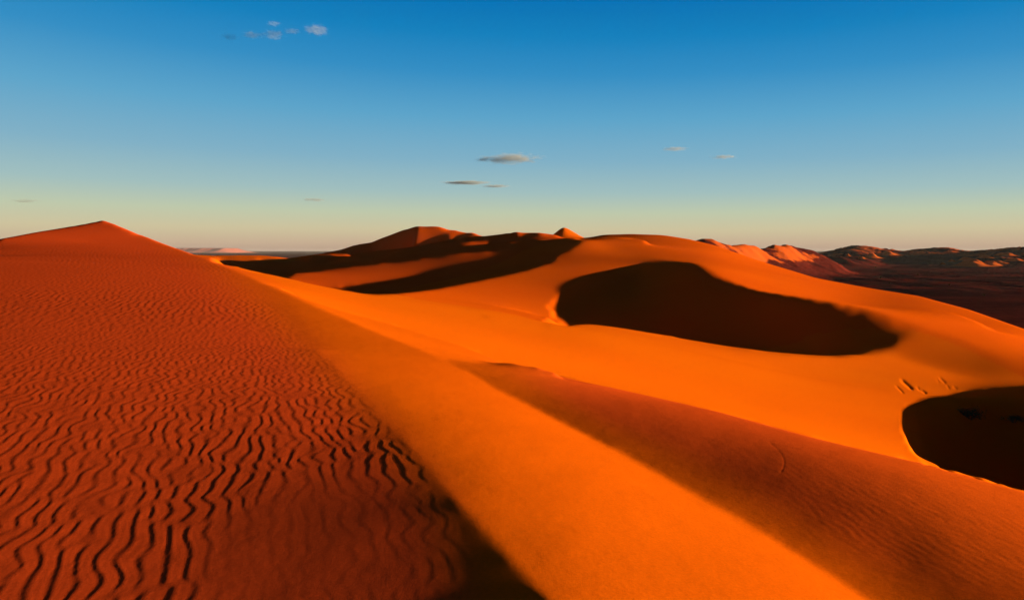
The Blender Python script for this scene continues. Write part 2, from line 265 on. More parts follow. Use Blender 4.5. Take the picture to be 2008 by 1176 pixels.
def tone():
    xs=np.arange(X0,X1,ST);ys=np.arange(Y0,Y1,ST)
    X,Y=np.meshgrid(xs,ys); T=np.full(X.shape,np.nan)
    T0=np.zeros(X.shape);W=np.zeros(X.shape)
    for poly,pts,b in TONES:
        m=inside(poly,X,Y)
        P=np.array(pts,float)
        num=np.zeros(X.shape);den=np.zeros(X.shape)
        # thin-plate-ish RBF on the points
        if len(P)>=4:
            def ph(r2): return .5*r2*np.log(r2+1e-6)
            sc=100.
            xy=P[:,:2]/sc; D=((xy[:,None]-xy[None])**2).sum(-1)
            n=len(P);A=np.zeros((n+3,n+3));A[:n,:n]=ph(D)+np.eye(n)*.15;A[:n,n]=1;A[:n,n+1:]=xy;A[n,:n]=1;A[n+1:,:n]=xy.T
            co=np.linalg.solve(A,np.r_[P[:,2],0,0,0])
            V=np.zeros(X.shape); xm=X[m]/sc; ym=Y[m]/sc
            v=co[n]+co[n+1]*xm+co[n+2]*ym
            for i in range(n): v=v+co[i]*ph((xm-xy[i,0])**2+(ym-xy[i,1])**2)
            V[m]=np.clip(v,P[:,2].min(),P[:,2].max())
        else:
            V=np.zeros(X.shape)
            for x,y,t in P:
                w=1/((X-x)**2+(Y-y)**2+4)**1.5; num+=w*t;den+=w
            V=num/den
        mb=blur(m.astype(float),b/ST) if b>0 else m.astype(float)
        # normalized blending of region values near edges
        Vb=blur(np.where(m,V,0),b/ST)
        T0=T0*(1-mb)+Vb; W=W*(1-mb)+mb
    T=np.where(W>.5,T0/np.maximum(W,1e-6),np.nan)
    return xs,ys,T

DPX,DW=8.,.02
PX=np.arange(-440,2440+1,DPX); W0,W1=np.log(1.6),np.log(2600)
WW=np.arange(W0,W1,DW); NX,NW=len(PX),len(WW); Y=np.exp(WW)
TE=np.tan(SUN_EL)
# Q in px units: q = f*z/y  (rows above horizon). row=HZ-q
# anchors
def anchors(Q=None):
    I=[];J=[];A=[];B=[];V=[];Wt=[]
    for n in C:
        c=curve(n); px=np.arange(max(c[0,0],PX[0]),min(c[-1,0],PX[-1]),4.)
        row=np.interp(px,c[:,0],c[:,1]); ly=np.interp(px,c[:,0],np.log(c[:,2]))
        # light smoothing of polyline
        if len(px)>9:
            k=np.hanning(9);k/=k.sum()
            row2=np.convolve(np.pad(row,4,'reflect',reflect_type='odd'),k,'valid'); ly=np.convolve(np.pad(ly,4,'reflect',reflect_type='odd'),k,'valid')
            if n not in('H5','P'): row=row2
        fi=(px-PX[0])/DPX; fj=(ly-W0)/DW
        i=np.floor(fi).astype(int);j=np.floor(fj).astype(int)
        ok=(i>=0)&(i<NX-1)&(j>=0)&(j<NW-1)
        I.append(i[ok]);J.append(j[ok]);A.append((fi-i)[ok]);B.append((fj-j)[ok]);V.append((HZ-row)[ok]);
        w={'G1':.3,'G2':.03,'G3':.03,'G4':.25,'G6':.25,'G7':.25,'L2a':.03,'L2b':.03,'L2c':.03,'E5':.2,'BW':.5,'T2':.9,'R3':1.2,'S2':.9,'K3':1.2,'E6':.4,'G5':.25,'DF':.6,'VS':1.,'VS2':.7,'VT':1.,'BF':1.,'BL':.5,'WB':.5,'D4':.4,'BU':.6,'E3':.6}.get(n, .4 if n in HID else 2.)
        Wt.append(np.full(ok.sum(),w))
    return [np.concatenate(k) for k in (I,J,A,B,V,Wt)]
AI,AJ,AA,AB,AV,AW=anchors()
def asamp(Q):
    return (Q[AI,AJ]*(1-AA)*(1-AB)+Q[AI+1,AJ]*AA*(1-AB)+Q[AI,AJ+1]*(1-AA)*AB+Q[AI+1,AJ+1]*AA*AB)
def ceilings():
    U=np.full((NX,NW),1e9)
    for n,(a,b) in CEIL.items():
        c=curve(n)
        for i,px in enumerate(PX):
            if c[0,0]<=px<=c[-1,0] and not (n=='S1' and (px>860 or px<400)) and not (n=='T2' and px<1060) and not (n=='C2' and px<1150):
                lw_=np.interp(px,c[:,0],np.log(c[:,2])); v=HZ-np.interp(px,c[:,0],c[:,1])
                m=(WW>lw_+a)&(WW<lw_+b); U[i,m]=np.minimum(U[i,m],v+.3)
    return U
UP=ceilings()
def sides():
    lo=np.full((NX,NW),-1e9); hi=np.full((NX,NW),1e9)
    for n in ('S1','C2','T2','R3','K3','K4','S4','S2','B'):
        c=curve(n)
        for i,px in enumerate(PX):
            if c[0,0]<=px<=c[-1,0] and not (n=='S1' and px<630) and not (n=='C2' and px<1120) and not (n=='S2' and px<470):
                w_=np.interp(px,c[:,0],np.log(c[:,2])); r_=np.interp(px,c[:,0],c[:,1])
                f=WW<w_+.005; m=3. if r_>600 else 1.5
                lo[i,f]=np.maximum(lo[i,f],r_+m); hi[i,~f]=np.minimum(hi[i,~f],r_-m)
    return lo,np.maximum(hi,lo)
LO,HI=sides()
def ascat(r):
    o=np.zeros((NX,NW)); 
    f=o.ravel(); 
    for di,dj,w in((0,0,(1-AA)*(1-AB)),(1,0,AA*(1-AB)),(0,1,(1-AA)*AB),(1,1,AA*AB)):
        f+=np.bincount((AI+di)*NW+AJ+dj,weights=w*r,minlength=NX*NW)
    return o
def Ds(Q): # forward diff in px
    return Q[1:]-Q[:-1]
def DsT(r):
    o=np.zeros((NX,NW)); o[1:]+=r; o[:-1]-=r; return o
def Dxx(Q): return Q[2:]-2*Q[1:-1]+Q[:-2]
def DxxT(r): o=np.zeros((NX,NW)); o[2:]+=r;o[1:-1]-=2*r;o[:-2]+=r;return o
def Dww(Q): return Q[:,2:]-2*Q[:,1:-1]+Q[:,:-2]
def DwwT(r): o=np.zeros((NX,NW)); o[:,2:]+=r;o[:,1:-1]-=2*r;o[:,:-2]+=r;return o
def Dxw(Q): return Q[1:,1:]-Q[1:,:-1]-Q[:-1,1:]+Q[:-1,:-1]
def DxwT(r): o=np.zeros((NX,NW)); o[1:,1:]+=r;o[1:,:-1]-=r;o[:-1,1:]-=r;o[:-1,:-1]+=r;return o
def prior():
    # z plain by depth
    z=np.interp(WW,np.log([1,10,30,80,200,380,700]),[-1.6,-2.2,-6,-12,-22,-38,-40])
    return np.repeat((z*F/Y)[None],NX,0)
QP=prior()
WP=np.full((NX,NW),.004)
WP[:,WW>np.log(460)]=.03
WP[(PX<330)[:,None]&(WW>np.log(110))[None]]=.05
def cg(Q,ops,it):
    # minimise sum w*(A Q - b)^2
    def AtA(x):
        o=0
        for A,At,w,b in ops: o=o+At(w*A(x))
        return o
    def precond():
        d=WP+1e-9
        d=d+ascat_d+ lx*6*1+lw*6+lxw*4 + 2*wsx
        return 1/d
    rhs=0
    for A,At,w,b in ops: rhs=rhs+At(w*b)
    r=rhs-AtA(Q); M=precond(); zt=M*r; p=zt.copy(); rz=(r*zt).sum()
    for k in range(it):
        Ap=AtA(p); a=rz/(p*Ap).sum(); Q=Q+a*p; r=r-a*Ap; zt=M*r; n=(r*zt).sum(); p=zt+(n/rz)*p; rz=n
    return Q
ascat_d=ascat(AW**2)
lx=lw=lxw=1.;wsx=0.
def init():
    global lx,lw,lxw,wsx
    # per-column interpolation of anchors then smooth
    Q=QP.copy()
    for i,px in enumerate(PX):
        ys=[];qs=[]
        for n in C:
            c=curve(n)
            if c[0,0]<=px<=c[-1,0]:
                ys.append(np.interp(px,c[:,0],np.log(c[:,2])));qs.append(HZ-np.interp(px,c[:,0],c[:,1]))
        if len(ys)>0:
            o=np.argsort(ys);ys=np.array(ys)[o];qs=np.array(qs)[o]
            lo=WW<ys[0];hi=WW>ys[-1]
            zi=np.interp(WW,ys,qs*np.exp(ys)/F)
            Q[i]=zi*F/Y
            Q[i,hi]=QP[i,hi]
    return Q
def visible(Q):
    m=np.maximum.accumulate(Q,1)
    return Q>=np.concatenate([np.full((NX,1),-1e9),m[:,:-1]],1)-1.0
def grads(Q):
    z=Q*Y/F
    zx=np.gradient(Q,DPX,axis=0)   # f*dQ/dpx... z_x = dq/dpx
    zw=np.gradient(z,DW,axis=1)
    u=((PX-CX)/F)[:,None]
    zy=zw/Y-u/1*zx
    return zx,zy
def pAt_abs(a,b,w): return (np.bincount(a,weights=w,minlength=NX*NW)+np.bincount(b,weights=w,minlength=NX*NW)).reshape(NX,NW)
WLIT,WDARK=.5,.6
def toneat(px,row):
    fi=(px-X0)/ST;fj=(row-Y0)/ST
    i=np.clip(np.round(fi).astype(int),0,T.shape[1]-1);j=np.clip(np.round(fj).astype(int),0,T.shape[0]-1)
    t=T[j,i]; t=np.where((row<Y0)|(row>Y1),np.nan,t); return t
def run(Q,outer=10,it=120,scale=1.):
    global lx,lw,lxw,wsx
    PXg=np.repeat(PX[:,None],NW,1)
    cx=np.ones((NX-2,NW));cw=np.ones((NX,NW-2));cxw=np.ones((NX-1,NW-1))
    ymask=(WW<np.log(640))[None]
    for o in range(outer):
        vis=visible(Q)
        zx,zy=grads(Q); N=np.minimum(np.sqrt(1+zx**2+zy**2),1.25)
        t=toneat(PXg,np.clip(HZ-Q,LO,HI))
        far=(WW>np.log(440))[None]&(PXg>1330)
        ok=vis&np.isfinite(t)&ymask&~far
        tn=np.where(ok,t,0)
        nl=tn*full_light
        tgt=TE-nl*N/np.cos(SUN_EL)
        # dark: inequality
        darkfree=tn<=0
        wt=np.where(ok,1.,0.)
        want=np.where(darkfree,np.maximum(zx,np.where(tn<-.15,zx,TE+.012)),tgt)
        want=np.clip(want,-.7,.7)
        wt=np.where(ok&darkfree,.5,wt)
        wt=np.where(ok&(tn<-.15),0,wt)
        # midpoints
        wm=np.minimum(wt[1:],wt[:-1]); tm=.5*(want[1:]+want[:-1])*DPX
        # limit slopes in hidden
        hid=~(ok[1:]&ok[:-1]); cur=Ds(Q)/DPX
        over=np.abs(cur)>.6
        wm=np.where(hid&over,.1,wm); tm=np.where(hid&over,np.sign(cur)*.55*DPX,tm)
        WS=6.
        # IRLS smoothness
        eps=.5
        if o>0:
            cx=1/(1+np.abs(Dxx(Q))/1.5); cw=1/(1+np.abs(Dww(Q))/1.5); cxw=1/(1+np.abs(Dxw(Q))/2.)
        lam=.25*scale
        LX,LW,LXW=lam*.5*cx,lam*1.*cw,lam*.5*cxw
        lx=lam;lw=lam*.2;lxw=lam*.4
        wsx=np.zeros((NX,NW)); wsx[1:]+=WS*wm*.5;wsx[:-1]+=WS*wm*.5
        # sunlight reaches a point when nothing to the right rises above the sun's ray
        g=Q-TE*PX[:,None]
        rg=g[::-1]; M=np.maximum.accumulate(rg,0)
        arg=np.maximum.accumulate(np.where(rg>=M,np.arange(NX)[:,None],0),0)
        M=M[::-1][1:]; K=(NX-1-arg[::-1])[1:]
        clearance=g[:-1]-M
        th=t[:-1]; lit_here=ok[:-1]&(ymask|(clearance>1e9))
        litbad=lit_here&(th>.1)&(clearance<.3)
        darkbad=lit_here&(th<-.15)&(clearance>-np.minimum(1.5,.05*(PX[K]-PX[:-1,None])))
        sel=litbad|darkbad
        pi_,pj_=np.nonzero(sel); pk_=K[pi_,pj_]
        mar=np.where(litbad[pi_,pj_],.3,-np.minimum(1.5,.05*(PX[pk_]-PX[pi_])))
        pt_=-TE*(PX[pk_]-PX[pi_])+mar
        pw_=np.where(litbad[pi_,pj_],WLIT,WDARK)
        nI=pi_*NW+pj_; nK=pk_*NW+pj_
        def pA(x): x=x.ravel(); return x[nI]-x[nK]
        def pAt(r): return (np.bincount(nI,weights=r,minlength=NX*NW)-np.bincount(nK,weights=r,minlength=NX*NW)).reshape(NX,NW)
        wsx=wsx+pAt_abs(nI,nK,pw_)
        cm=(Q>UP-.2)*.5; wsx=wsx+cm*.5
        ops=[(lambda x:x,lambda x:x,cm,np.minimum(UP,1e3)-.4),(pA,pAt,pw_,pt_),(asamp,ascat,AW**2,AV),(Dxx,DxxT,LX,0),(Dww,DwwT,LW,0),(Dxw,DxwT,LXW,0),(Ds,DsT,WS*wm,tm),(lambda x:x,lambda x:x,WP**2*1.0,QP)]
        Q=cg(Q,ops,it)
    return Q

xs, ys, T = tone()
Qc = init(); Qc = run(Qc, 2, 120, 4.); Qc = run(Qc, 11, 130, 1.)
P0, DP, WL0, DWL, NXc, NWc = float(PX[0]), DPX, W0, DW, NX, NW
def spline(A, pos):    # cubic B-spline along axis 0 at fractional rows pos
    n = A.shape[0]; i = np.clip(np.floor(pos).astype(int), 0, n-2); f = (pos-i)[:, None]
    P = np.concatenate([2*A[:1]-A[1:2], A, 2*A[-1:]-A[-2:-1]], 0)
    a, b, c, d = P[i], P[i+1], P[i+2], P[i+3]
    return ((1-f)**3*a+(3*f**3-6*f**2+4)*b+(-3*f**3+3*f**2+3*f+1)*c+f**3*d)/6
def relief(px, w):
    q = spline(Qc, np.clip((px-P0)/DP, 0, NXc-1.001))
    return spline(q.T, np.clip((w-WL0)/DWL, 0, NWc-1.001)).T
def ground(px, y):     # world point of the ground on bearing px at distance y
    q = relief(np.array([float(px)]), np.array([math.log(y)]))[0, 0]
    return Vector(((px-CX)/F*y, y, EYE+q*y/F))

# wind ripples: narrow-band noise, its phase gives wandering crests that fork
def ripple_field(x0, x1, y0, y1, d, lam, ang, spread, bw, seed):
    nx, ny = int((x1-x0)/d), int((y1-y0)/d)
    r = np.random.default_rng(seed)
    spec = np.fft.fft2(r.standard_normal((nx, ny)).astype(np.float32))
    kx = np.fft.fftfreq(nx, d)[:, None]; ky = np.fft.fftfreq(ny, d)[None]
    k = np.hypot(kx, ky)+1e-9; th = np.arctan2(ky, kx)
    da = (th-ang+np.pi) % (2*np.pi)-np.pi
    filt = np.exp(-.5*((k*lam-1)/bw)**2-.5*(da/spread)**2)
    z = np.fft.ifft2(spec*filt)
    z /= np.abs(z).mean()
    return (x0, y0, d, z)
def samp(fld, X, Y):
    x0, y0, d, z = fld; fx = (X-x0)/d; fy = (Y-y0)/d
    fx = np.mod(fx, z.shape[0]-1.001); fy = np.mod(fy, z.shape[1]-1.001)
    i = fx.astype(int); j = fy.astype(int); a = fx-i; b = fy-j
    return z[i, j]*(1-a)*(1-b)+z[i+1, j]*a*(1-b)+z[i, j+1]*(1-a)*b+z[i+1, j+1]*a*b
def sstep(a, b, x):
    t = np.clip((x-a)/(b-a), 0, 1); return t*t*(3-2*t)
def pl(px, pts): p = np.array(pts, float); return np.interp(px, p[:, 0], p[:, 1])

CREST = [(-600, 1e4), (500, 1e4), (575, 14.5), (620, 12), (660, 9.8), (720, 7.4), (800, 5.7), (900, 4.35), (1000, 3.6), (1080, 3.13), (1180, 2.75), (1300, 2.4), (1500, 2.0), (2600, 1.2)]
ripple_height = .00115
rip_a = ripple_field(-75, 12, 1, 90, .03,   .110, R_(20), .24, .15, 3)
warp_a = ripple_field(-75, 12, 1, 90, .06, .55, R_(80), .9, .45, 9)
rip_far = ripple_field(-75, 12, 1, 90, .06, .19, R_(20), .26, .16, 4)
rip_top = ripple_field(-75, 12, 1, 90, .09, .33, R_(22), .28, .16, 6)
rip_b = ripple_field(0, 14, 1, 20, .015, .075, R_(12), .30, .16, 5)
def detail(PXg, X, Y, Z):
    """height added to the smooth relief by ripples and tracks"""
    row = HZ-(Z-EYE)*F/Y
    h = np.zeros(X.shape)
    # large ripples on the near dune's back
    wv = samp(warp_a, X, Y).real*.022
    c = samp(rip_a, X+wv, Y+.3*wv); ph = np.angle(c); am = np.minimum(np.abs(c)*1.3, 1.0)
    prof = am*(np.sin(ph)+.32*np.sin(2*ph))*(1-sstep(11, 19, Y))*(.82+.18*sstep(3.5, 7, Y))
    for fld, k, y0, y1, y2, y3 in ((rip_far, 1.9, 11, 19, 30, 46), (rip_top, 3.3, 30, 46, 90, 110)):
        c = samp(fld, X+wv, Y); ph = np.angle(c)
        prof = prof+k*np.minimum(np.abs(c)*1.3, 1)*(np.sin(ph)+.32*np.sin(2*ph))*sstep(y0, y1, Y)*(1-sstep(y2, y3, Y))
    edge = pl(row, [(430, 330), (520, 480), (600, 560), (700, 660), (780, 735), (850, 800), (950, 880), (1040, 930), (1200, 960)])
    mask = 1-sstep(edge-70, edge, PXg)
    # the smooth scoop low down near the crest
    e = ((PXg-700)/330.)**2+((row-1130)/215.)**2
    mask *= sstep(.55, 1.35, e)*.88+.12
    mask *= sstep(436, 500, row)*.7+.3
    global COARSE_SHADE
    s1 = np.exp(pl(PXg, [(870, math.log(14)), (960, math.log(10.9)), (1100, math.log(8.6)), (1200, math.log(7.3)), (1300, math.log(6.4)), (1400, math.log(5.7)), (1500, math.log(5.1)), (1600, math.log(4.6)), (1700, math.log(4.15)), (2100, math.log(2.9))]))
    COARSE_SHADE = np.where(Y < 110, (1-sstep(edge-150, edge+60, PXg)), 0)
    COARSE_SHADE = np.maximum(COARSE_SHADE, .8*sstep(900, 1180, PXg)*sstep(.98, 1.22, Y/s1)*(Y < 30)*(1-.45*sstep(1450, 2000, PXg)))  # dim ridge: deeper red of its shade put into the colour
    h += ripple_height*prof*mask*np.where(Y < 95, 1, 0)
    # faint ripples on the second, dim slope
    c = samp(rip_b, X, Y); m2 = sstep(1380, 1750, PXg)*sstep(0, 60, row-pl(PXg, [(1200, 760), (1400, 805), (1600, 860), (1800, 907), (2008, 965), (2300, 1060)])-20)
    m2 *= 1-sstep(150, 240, row-pl(PXg, [(1200, 760), (1400, 805), (1600, 860), (1800, 907), (2008, 965), (2300, 1060)]))
    h += .0005*np.minimum(np.abs(c), 1)*np.sin(np.angle(c))*m2*np.where((Y < 14) & (Y > 3), 1, 0)
    return h

# ------------------------------------------------------------------ dunes as separate bodies
B_L1 = [(-700, 200), (330, 200), (380, 110), (420, 66), (450, 58), (500, 46), (560, 36), (620, 27), (700, 24), (820, 23.5), (869, 23.5), (870, 16), (960, 12), (1100, 9.2), (1200, 7.6), (1300, 6.5), (1400, 5.75), (1500, 5.1), (1600, 4.55), (1700, 4.1), (1800, 3.7), (2100, 2.9), (2700, 2)]
B_C2 = [(-700, 0), (869, 0), (870, 24.5), (1000, 18.2), (1200, 13.4), (1400, 10.3), (1600, 8.3), (1800, 7.2), (2008, 6.2), (2300, 5.4), (2700, 4.6)]
B_L2 = [(-700, 0), (380, 0), (420, 75), (500, 80), (700, 100), (780, 110), (930, 82), (1060, 94), (1110, 108), (1200, 126), (1400, 136), (1600, 138), (1700, 136), (1800, 133), (1900, 124), (2008, 112), (2200, 90), (2700, 50)]
B_MAIN = [(-700, 0), (600, 0), (640, 150), (760, 190), (850, 220), (930, 250), (1000, 275), (1080, 320), (1120, 410), (1300, 410), (1400, 390), (1500, 350), (1700, 300), (1900, 240), (2008, 205), (2300, 170), (2700, 150)]
B_F4 = [(-700, 0), (500, 170), (560, 265), (640, 292), (770, 330), (900, 355), (1000, 366), (1080, 378), (1085, 0), (2700, 0)]
B_B = [(-700, 0), (340, 260), (420, 425), (560, 432), (700, 445), (830, 450), (950, 440), (1060, 422), (1120, 420), (1300, 420), (1301, 0), (2700, 0)]
B_P = [(-700, 0), (1040, 0), (1050, 490), (1200, 490), (1201, 0), (2700, 0)]
B_F7 = [(-700, 0), (300, 0), (310, 530), (560, 530), (590, 530), (591, 0), (2700, 0)]
B_H5 = [(-700, 0), (540, 0), (550, 640), (1100, 640), (1110, 0), (2700, 0)]
B_RH = [(-700, 0), (1329, 0), (1330, 1350), (1500, 1350), (1600, 1350), (1700, 600), (1701, 0), (2700, 0)]
B_RS = [(-700, 0), (1500, 0), (1501, 2600), (2700, 2600)]
ids = ['L1', 'C2', 'L2', 'MAIN', 'F4', 'B', 'P', 'F7', 'H5', 'RH', 'RS', 'PLAIN']
def body_of(PXg, Y):
    b = np.full(PXg.shape, ids.index('PLAIN'))
    for n, c, m in (('RS', B_RS, 1650.), ('RH', B_RH, 620.)):
        b = np.where((Y < pl(PXg, c)) & (Y > m), ids.index(n), b)
    for n, c in (('H5', B_H5), ('F7', B_F7), ('P', B_P), ('B', B_B), ('F4', B_F4), ('MAIN', B_MAIN), ('L2', B_L2), ('C2', B_C2), ('L1', B_L1)):
        b = np.where(Y < pl(PXg, c), ids.index(n), b)
    return b
def grid_piece(px, w):
    q = relief(px, w); Y = np.exp(w)[None]+0*q; PXg = px[:, None]+0*q
    X = (PXg-CX)/F*Y
    Z = EYE+q*Y/F
    return PXg, X, Y, Z
px_in = np.arange(P0, P0+DP*(NXc-1)+.1, 2.0)
ext = np.array([30, 80, 160, 300, 600, 1100, 2000, 3500, 6000])
px_all = np.concatenate([px_in[0]-ext[::-1], px_in, px_in[-1]+ext])
WS = math.log(92.0)
w_near = np.concatenate([WL0-np.array([2.2, 1.2, .7, .4, .2, .1]), np.arange(WL0, WS, .0045)]); w_near = np.append(w_near, WS)
w_far = np.append(np.arange(WS, math.log(2580), .0085), math.log(2580))
w_all = np.concatenate([w_near, w_far[1:]])
def clampw(w): return np.maximum(w, WL0)
q = relief(np.clip(px_all, px_in[0], px_in[-1]), clampw(w_all))
Yg = np.exp(w_all)[None]+0*q; PXg = px_all[:, None]+0*q
# nearer than the relief starts, the ground keeps its height
Yq = np.exp(clampw(w_all))[None]
Xg = (PXg-CX)/F*Yg; Zg = EYE+q*Yq/F
Zg += detail(PXg, Xg, Yg, Zg)
# broken relief on the far hills and the gravel plain
def vnoise(X, Y, s, seed):
    r = np.random.default_rng(seed); G = r.random((256, 256))
    fx, fy = X/s, Y/s; i = np.floor(fx).astype(int); j = np.floor(fy).astype(int); a = fx-i; b = fy-j
    a = a*a*(3-2*a); b = b*b*(3-2*b)
    g = lambda p, q: G[p % 256, q % 256]
    return g(i, j)*(1-a)*(1-b)+g(i+1, j)*a*(1-b)+g(i, j+1)*(1-a)*b+g(i+1, j+1)*a*b
fm = (Yg > 560) & (PXg > 1200)
def crinkle(sc): return sum((1-np.abs(2*vnoise(Xg+Yg*.3, Yg*.5, q_, k)-1))*q_ for k, q_ in enumerate(sc))
near_h = (Yg < 1400)
ridge = np.where(near_h, crinkle((46., 21., 10.)), crinkle((100., 46., 22.)))
hm = sstep(640, 800, Yg)*sstep(-37, -28, Zg-EYE)
Zg += np.where(fm, np.where(near_h, (ridge-38)*.14, (ridge-84)*.14)*hm+(crinkle((34., 15.))-24)*.09*sstep(560, 700, Yg), 0)
# slumps in the lit slope and an old curved track
def mark(px0, r0, px1, r1, wid, dep):
    global Zg
    rows = HZ-(Zg-EYE)*F/Yg
    dx, dy = px1-px0, r1-r0; L = math.hypot(dx, dy)
    m = (PXg > min(px0, px1)-40) & (PXg < max(px0, px1)+40) & (rows > min(r0, r1)-40) & (rows < max(r0, r1)+40)
    a = ((PXg-px0)*dx+(rows-r0)*dy)/L; b = ((PXg-px0)*dy-(rows-r0)*dx)/L
    k = np.exp(-.5*(b/(wid*.8))**2)*sstep(-.15*L, .2*L, a)*(1-sstep(.8*L, 1.15*L, a))
    Zg = Zg-np.where(m, dep*k*.36, 0)
MARKS = [(1757, 756, 1771, 770, 1.6, .16), (1767, 744, 1789, 763, 2.6, .34), (1798, 758, 1805, 766, 1.7, .16), (1806, 764, 1816, 771, 2.0, .2), (1836, 742, 1842, 750, 1.4, .1), (1842, 740, 1854, 751, 2.0, .18), (1856, 755, 1862, 762, 1.5, .12), (1869, 758, 1877, 762, 1.5, .12)]
for k in MARKS: mark(*k)
for k in range(9):
    t0, t1 = k/9., (k+1)/9.
    f = lambda t: (1508+30*math.sin(t*2.3), 866+60*t)
    p, q_ = f(t0), f(t1); mark(p[0], p[1], q_[0], q_[1], 1.4, .003)

nX, nW = Xg.shape
Vall = np.stack([Xg, Yg, Zg], -1).reshape(-1, 3).astype(np.float32)
pm = .5*(px_all[1:]+px_all[:-1])[:, None]; ym = np.exp(.5*(w_all[1:]+w_all[:-1]))[None]
lab = body_of(pm+0*ym, ym+0*pm)
idx = np.arange(nX*nW).reshape(nX, nW)
quads = np.stack([idx[:-1, :-1], idx[1:, :-1], idx[1:, 1:], idx[:-1, 1:]], -1)
INFO = {
 'L1': ('dune', 'rippled dark orange dune filling the left foreground with its sharp crest running to the bottom edge', m_near),
 'C2': ('dune', 'low dim ridge with fine ripples rising just right of the big rippled foreground dune', m_near),
 'L2': ('dune', 'broad smooth bright orange slope between the dim low ridge and the dark shadowed bowl', m_gold),
 'MAIN': ('dune', 'large curved dune whose sharp rim shades the dark bowl in the middle distance', m_mid),
 'F4': ('dune', 'reddish lit dune slope lying between two long dark shadow bands left of centre', m_back),
 'B': ('dune', 'long dark shaded dune back below the skyline hills', m_back),
 'P': ('dune', 'small pointed sunlit dune peak standing up on the skyline', m_sand),
 'F7': ('dune', 'thin lit dune strip in front of the flat far desert on the left', m_sand),
 'H5': ('dune', 'tall far dune on the skyline with a dark left face and lit patches at its top', m_back),
 'RH': ('dune', 'far broken dune chain with orange lit faces just right of the large curved dune', m_patch),
 'RS': ('hill', 'dark low hills along the skyline at the far right edge', m_patch),
 'PLAIN': ('desert_plain', 'dark gravel desert plain stretching away behind the dunes on the right', m_patch)}
for k, n in enumerate(ids):
    Fq = quads[lab == k]
    if not len(Fq): continue
    used, inv = np.unique(Fq, return_inverse=True)
    nm, lb, mt = INFO[n]
    o = np_mesh(nm, Vall[used], inv.reshape(-1, 4), mt)
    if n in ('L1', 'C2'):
        ca = o.data.attributes.new('coarse_shade', 'FLOAT', 'POINT'); ca.data.foreach_set('value', COARSE_SHADE.reshape(-1)[used].astype(np.float32))
    tag(o, lb, {'dune': 'dune', 'hill': 'hill'}.get(nm, 'plain'), kind='structure')
    if nm == 'dune': o['group'] = 'sand dunes of the desert'
# the far ground, out to the horizon
a = np.linspace(0, 2*np.pi, 97)[:-1]; rings = [0.001, 300, 1200, 2500, 5000, 12000, 30000, 90000]
V = np.array([[r*math.cos(t), r*math.sin(t), -.6] for r in rings for t in a])
Fq = [[i*96+j, (i+1)*96+j, (i+1)*96+(j+1) % 96, i*96+(j+1) % 96] for i in range(len(rings)-1) for j in range(96)]
tag(np_mesh('ground', V, Fq, m_gravel), 'flat dark gravel desert reaching the horizon', 'ground', kind='structure')

# ------------------------------------------------------------------ helpers that stand things on the relief
colcache = {}
def column(px):
    k = int(round((px-px_all[0])/1)) if False else int(np.abs(px_all-px).argmin())
    return k
def on_ground(px, row, y0=0):
    """the visible ground point seen on bearing px and height row"""
    k = column(px); r = HZ-(Zg[k]-EYE)*F/Yg[k]
    j = int(np.argmax((r <= row) & (Yg[k] > y0)))
    y = Yg[k][j]
    return Vector(((px-CX)/F*y, y, Zg[k][j]))

# small sand dunes scattered over the far gravel plain
def small_dune(px, row, wide_px, high_px, label, seed):
    base = on_ground(px, row, 700); y = base.y
    w = wide_px/F*y; h = high_px/F*y*1.15; r = np.random.default_rng(seed)
    n = 36; u = np.linspace(-1, 1, n); U, W2 = np.meshgrid(u, u, indexing='ij')
    th = r.uniform(-.3, .3); wob = .16*np.sin(3*W2+r.uniform(0, 6))+.1*np.sin(7*W2+r.uniform(0, 6))
    Uc = U+.35+wob
    prof = np.where(Uc > 0, np.exp(-(Uc/.75)**2), np.exp(-(Uc/.22)**2))
    Hh = prof*np.clip(1-W2**2, 0, 1)**.8*np.clip(1-U**2, 0, 1)**.5
    Hh += .10*np.sin(9*U+4*W2+seed)*np.clip(1-U**2-W2**2, 0, 1)
    X = base.x+(U*math.cos(th)-W2*math.sin(th)*.5)*w*.62; Yy = base.y+(W2+U*math.sin(th)*.3)*w*.55
    Z = base.z-.6+Hh*h
    V = np.stack([X, Yy, Z], -1).reshape(-1, 3); ix = np.arange(n*n).reshape(n, n)
    Fq = np.stack([ix[:-1, :-1], ix[1:, :-1], ix[1:, 1:], ix[:-1, 1:]], -1).reshape(-1, 4)
    o = np_mesh('dune', V, Fq, m_far); tag(o, label, 'dune', 'small sunlit dunes on the far gravel plain', 'structure')
SMALL = [(1912, 523, 60, 11, 'largest bright orange dune patch on the dark plain near the right edge'),
 (1944, 521, 36, 8, 'orange dune patch joining the right end of the largest'),
 (1962, 517, 34, 6, 'mid sized orange dune right of the largest bright patch'),
 (1990, 512, 30, 6, 'small orange dune close to the right edge of the view'),
 (1900, 510, 34, 6, 'small dune behind the largest bright patch'),
 (1935, 506, 34, 6, 'small lit dune high on the far right slope'),
 (1972, 503, 30, 6, 'highest small lit dune at the far right'),
 (1850, 518, 10, 3, 'tiny pale dune patch alone on the plain left of the bright dunes'),
 (1868, 513, 14, 4, 'tiny pale dune patch just left of the largest bright patch'),
 (1712, 506, 32, 9, 'larger lit dune at the foot of the middle far hill'),
 (1742, 502, 34, 8, 'long lit dune on the right flank of the middle far hill'),
 (1690, 508, 14, 5, 'little lit dune left of the larger patch under the middle far hill'),
 (1664, 505, 9, 4, 'tiny lit dune at the left foot of the middle far hill')]
for k, (px, row, w, h, lb) in enumerate(SMALL): small_dune(px, row, w, h, lb, 40+k)

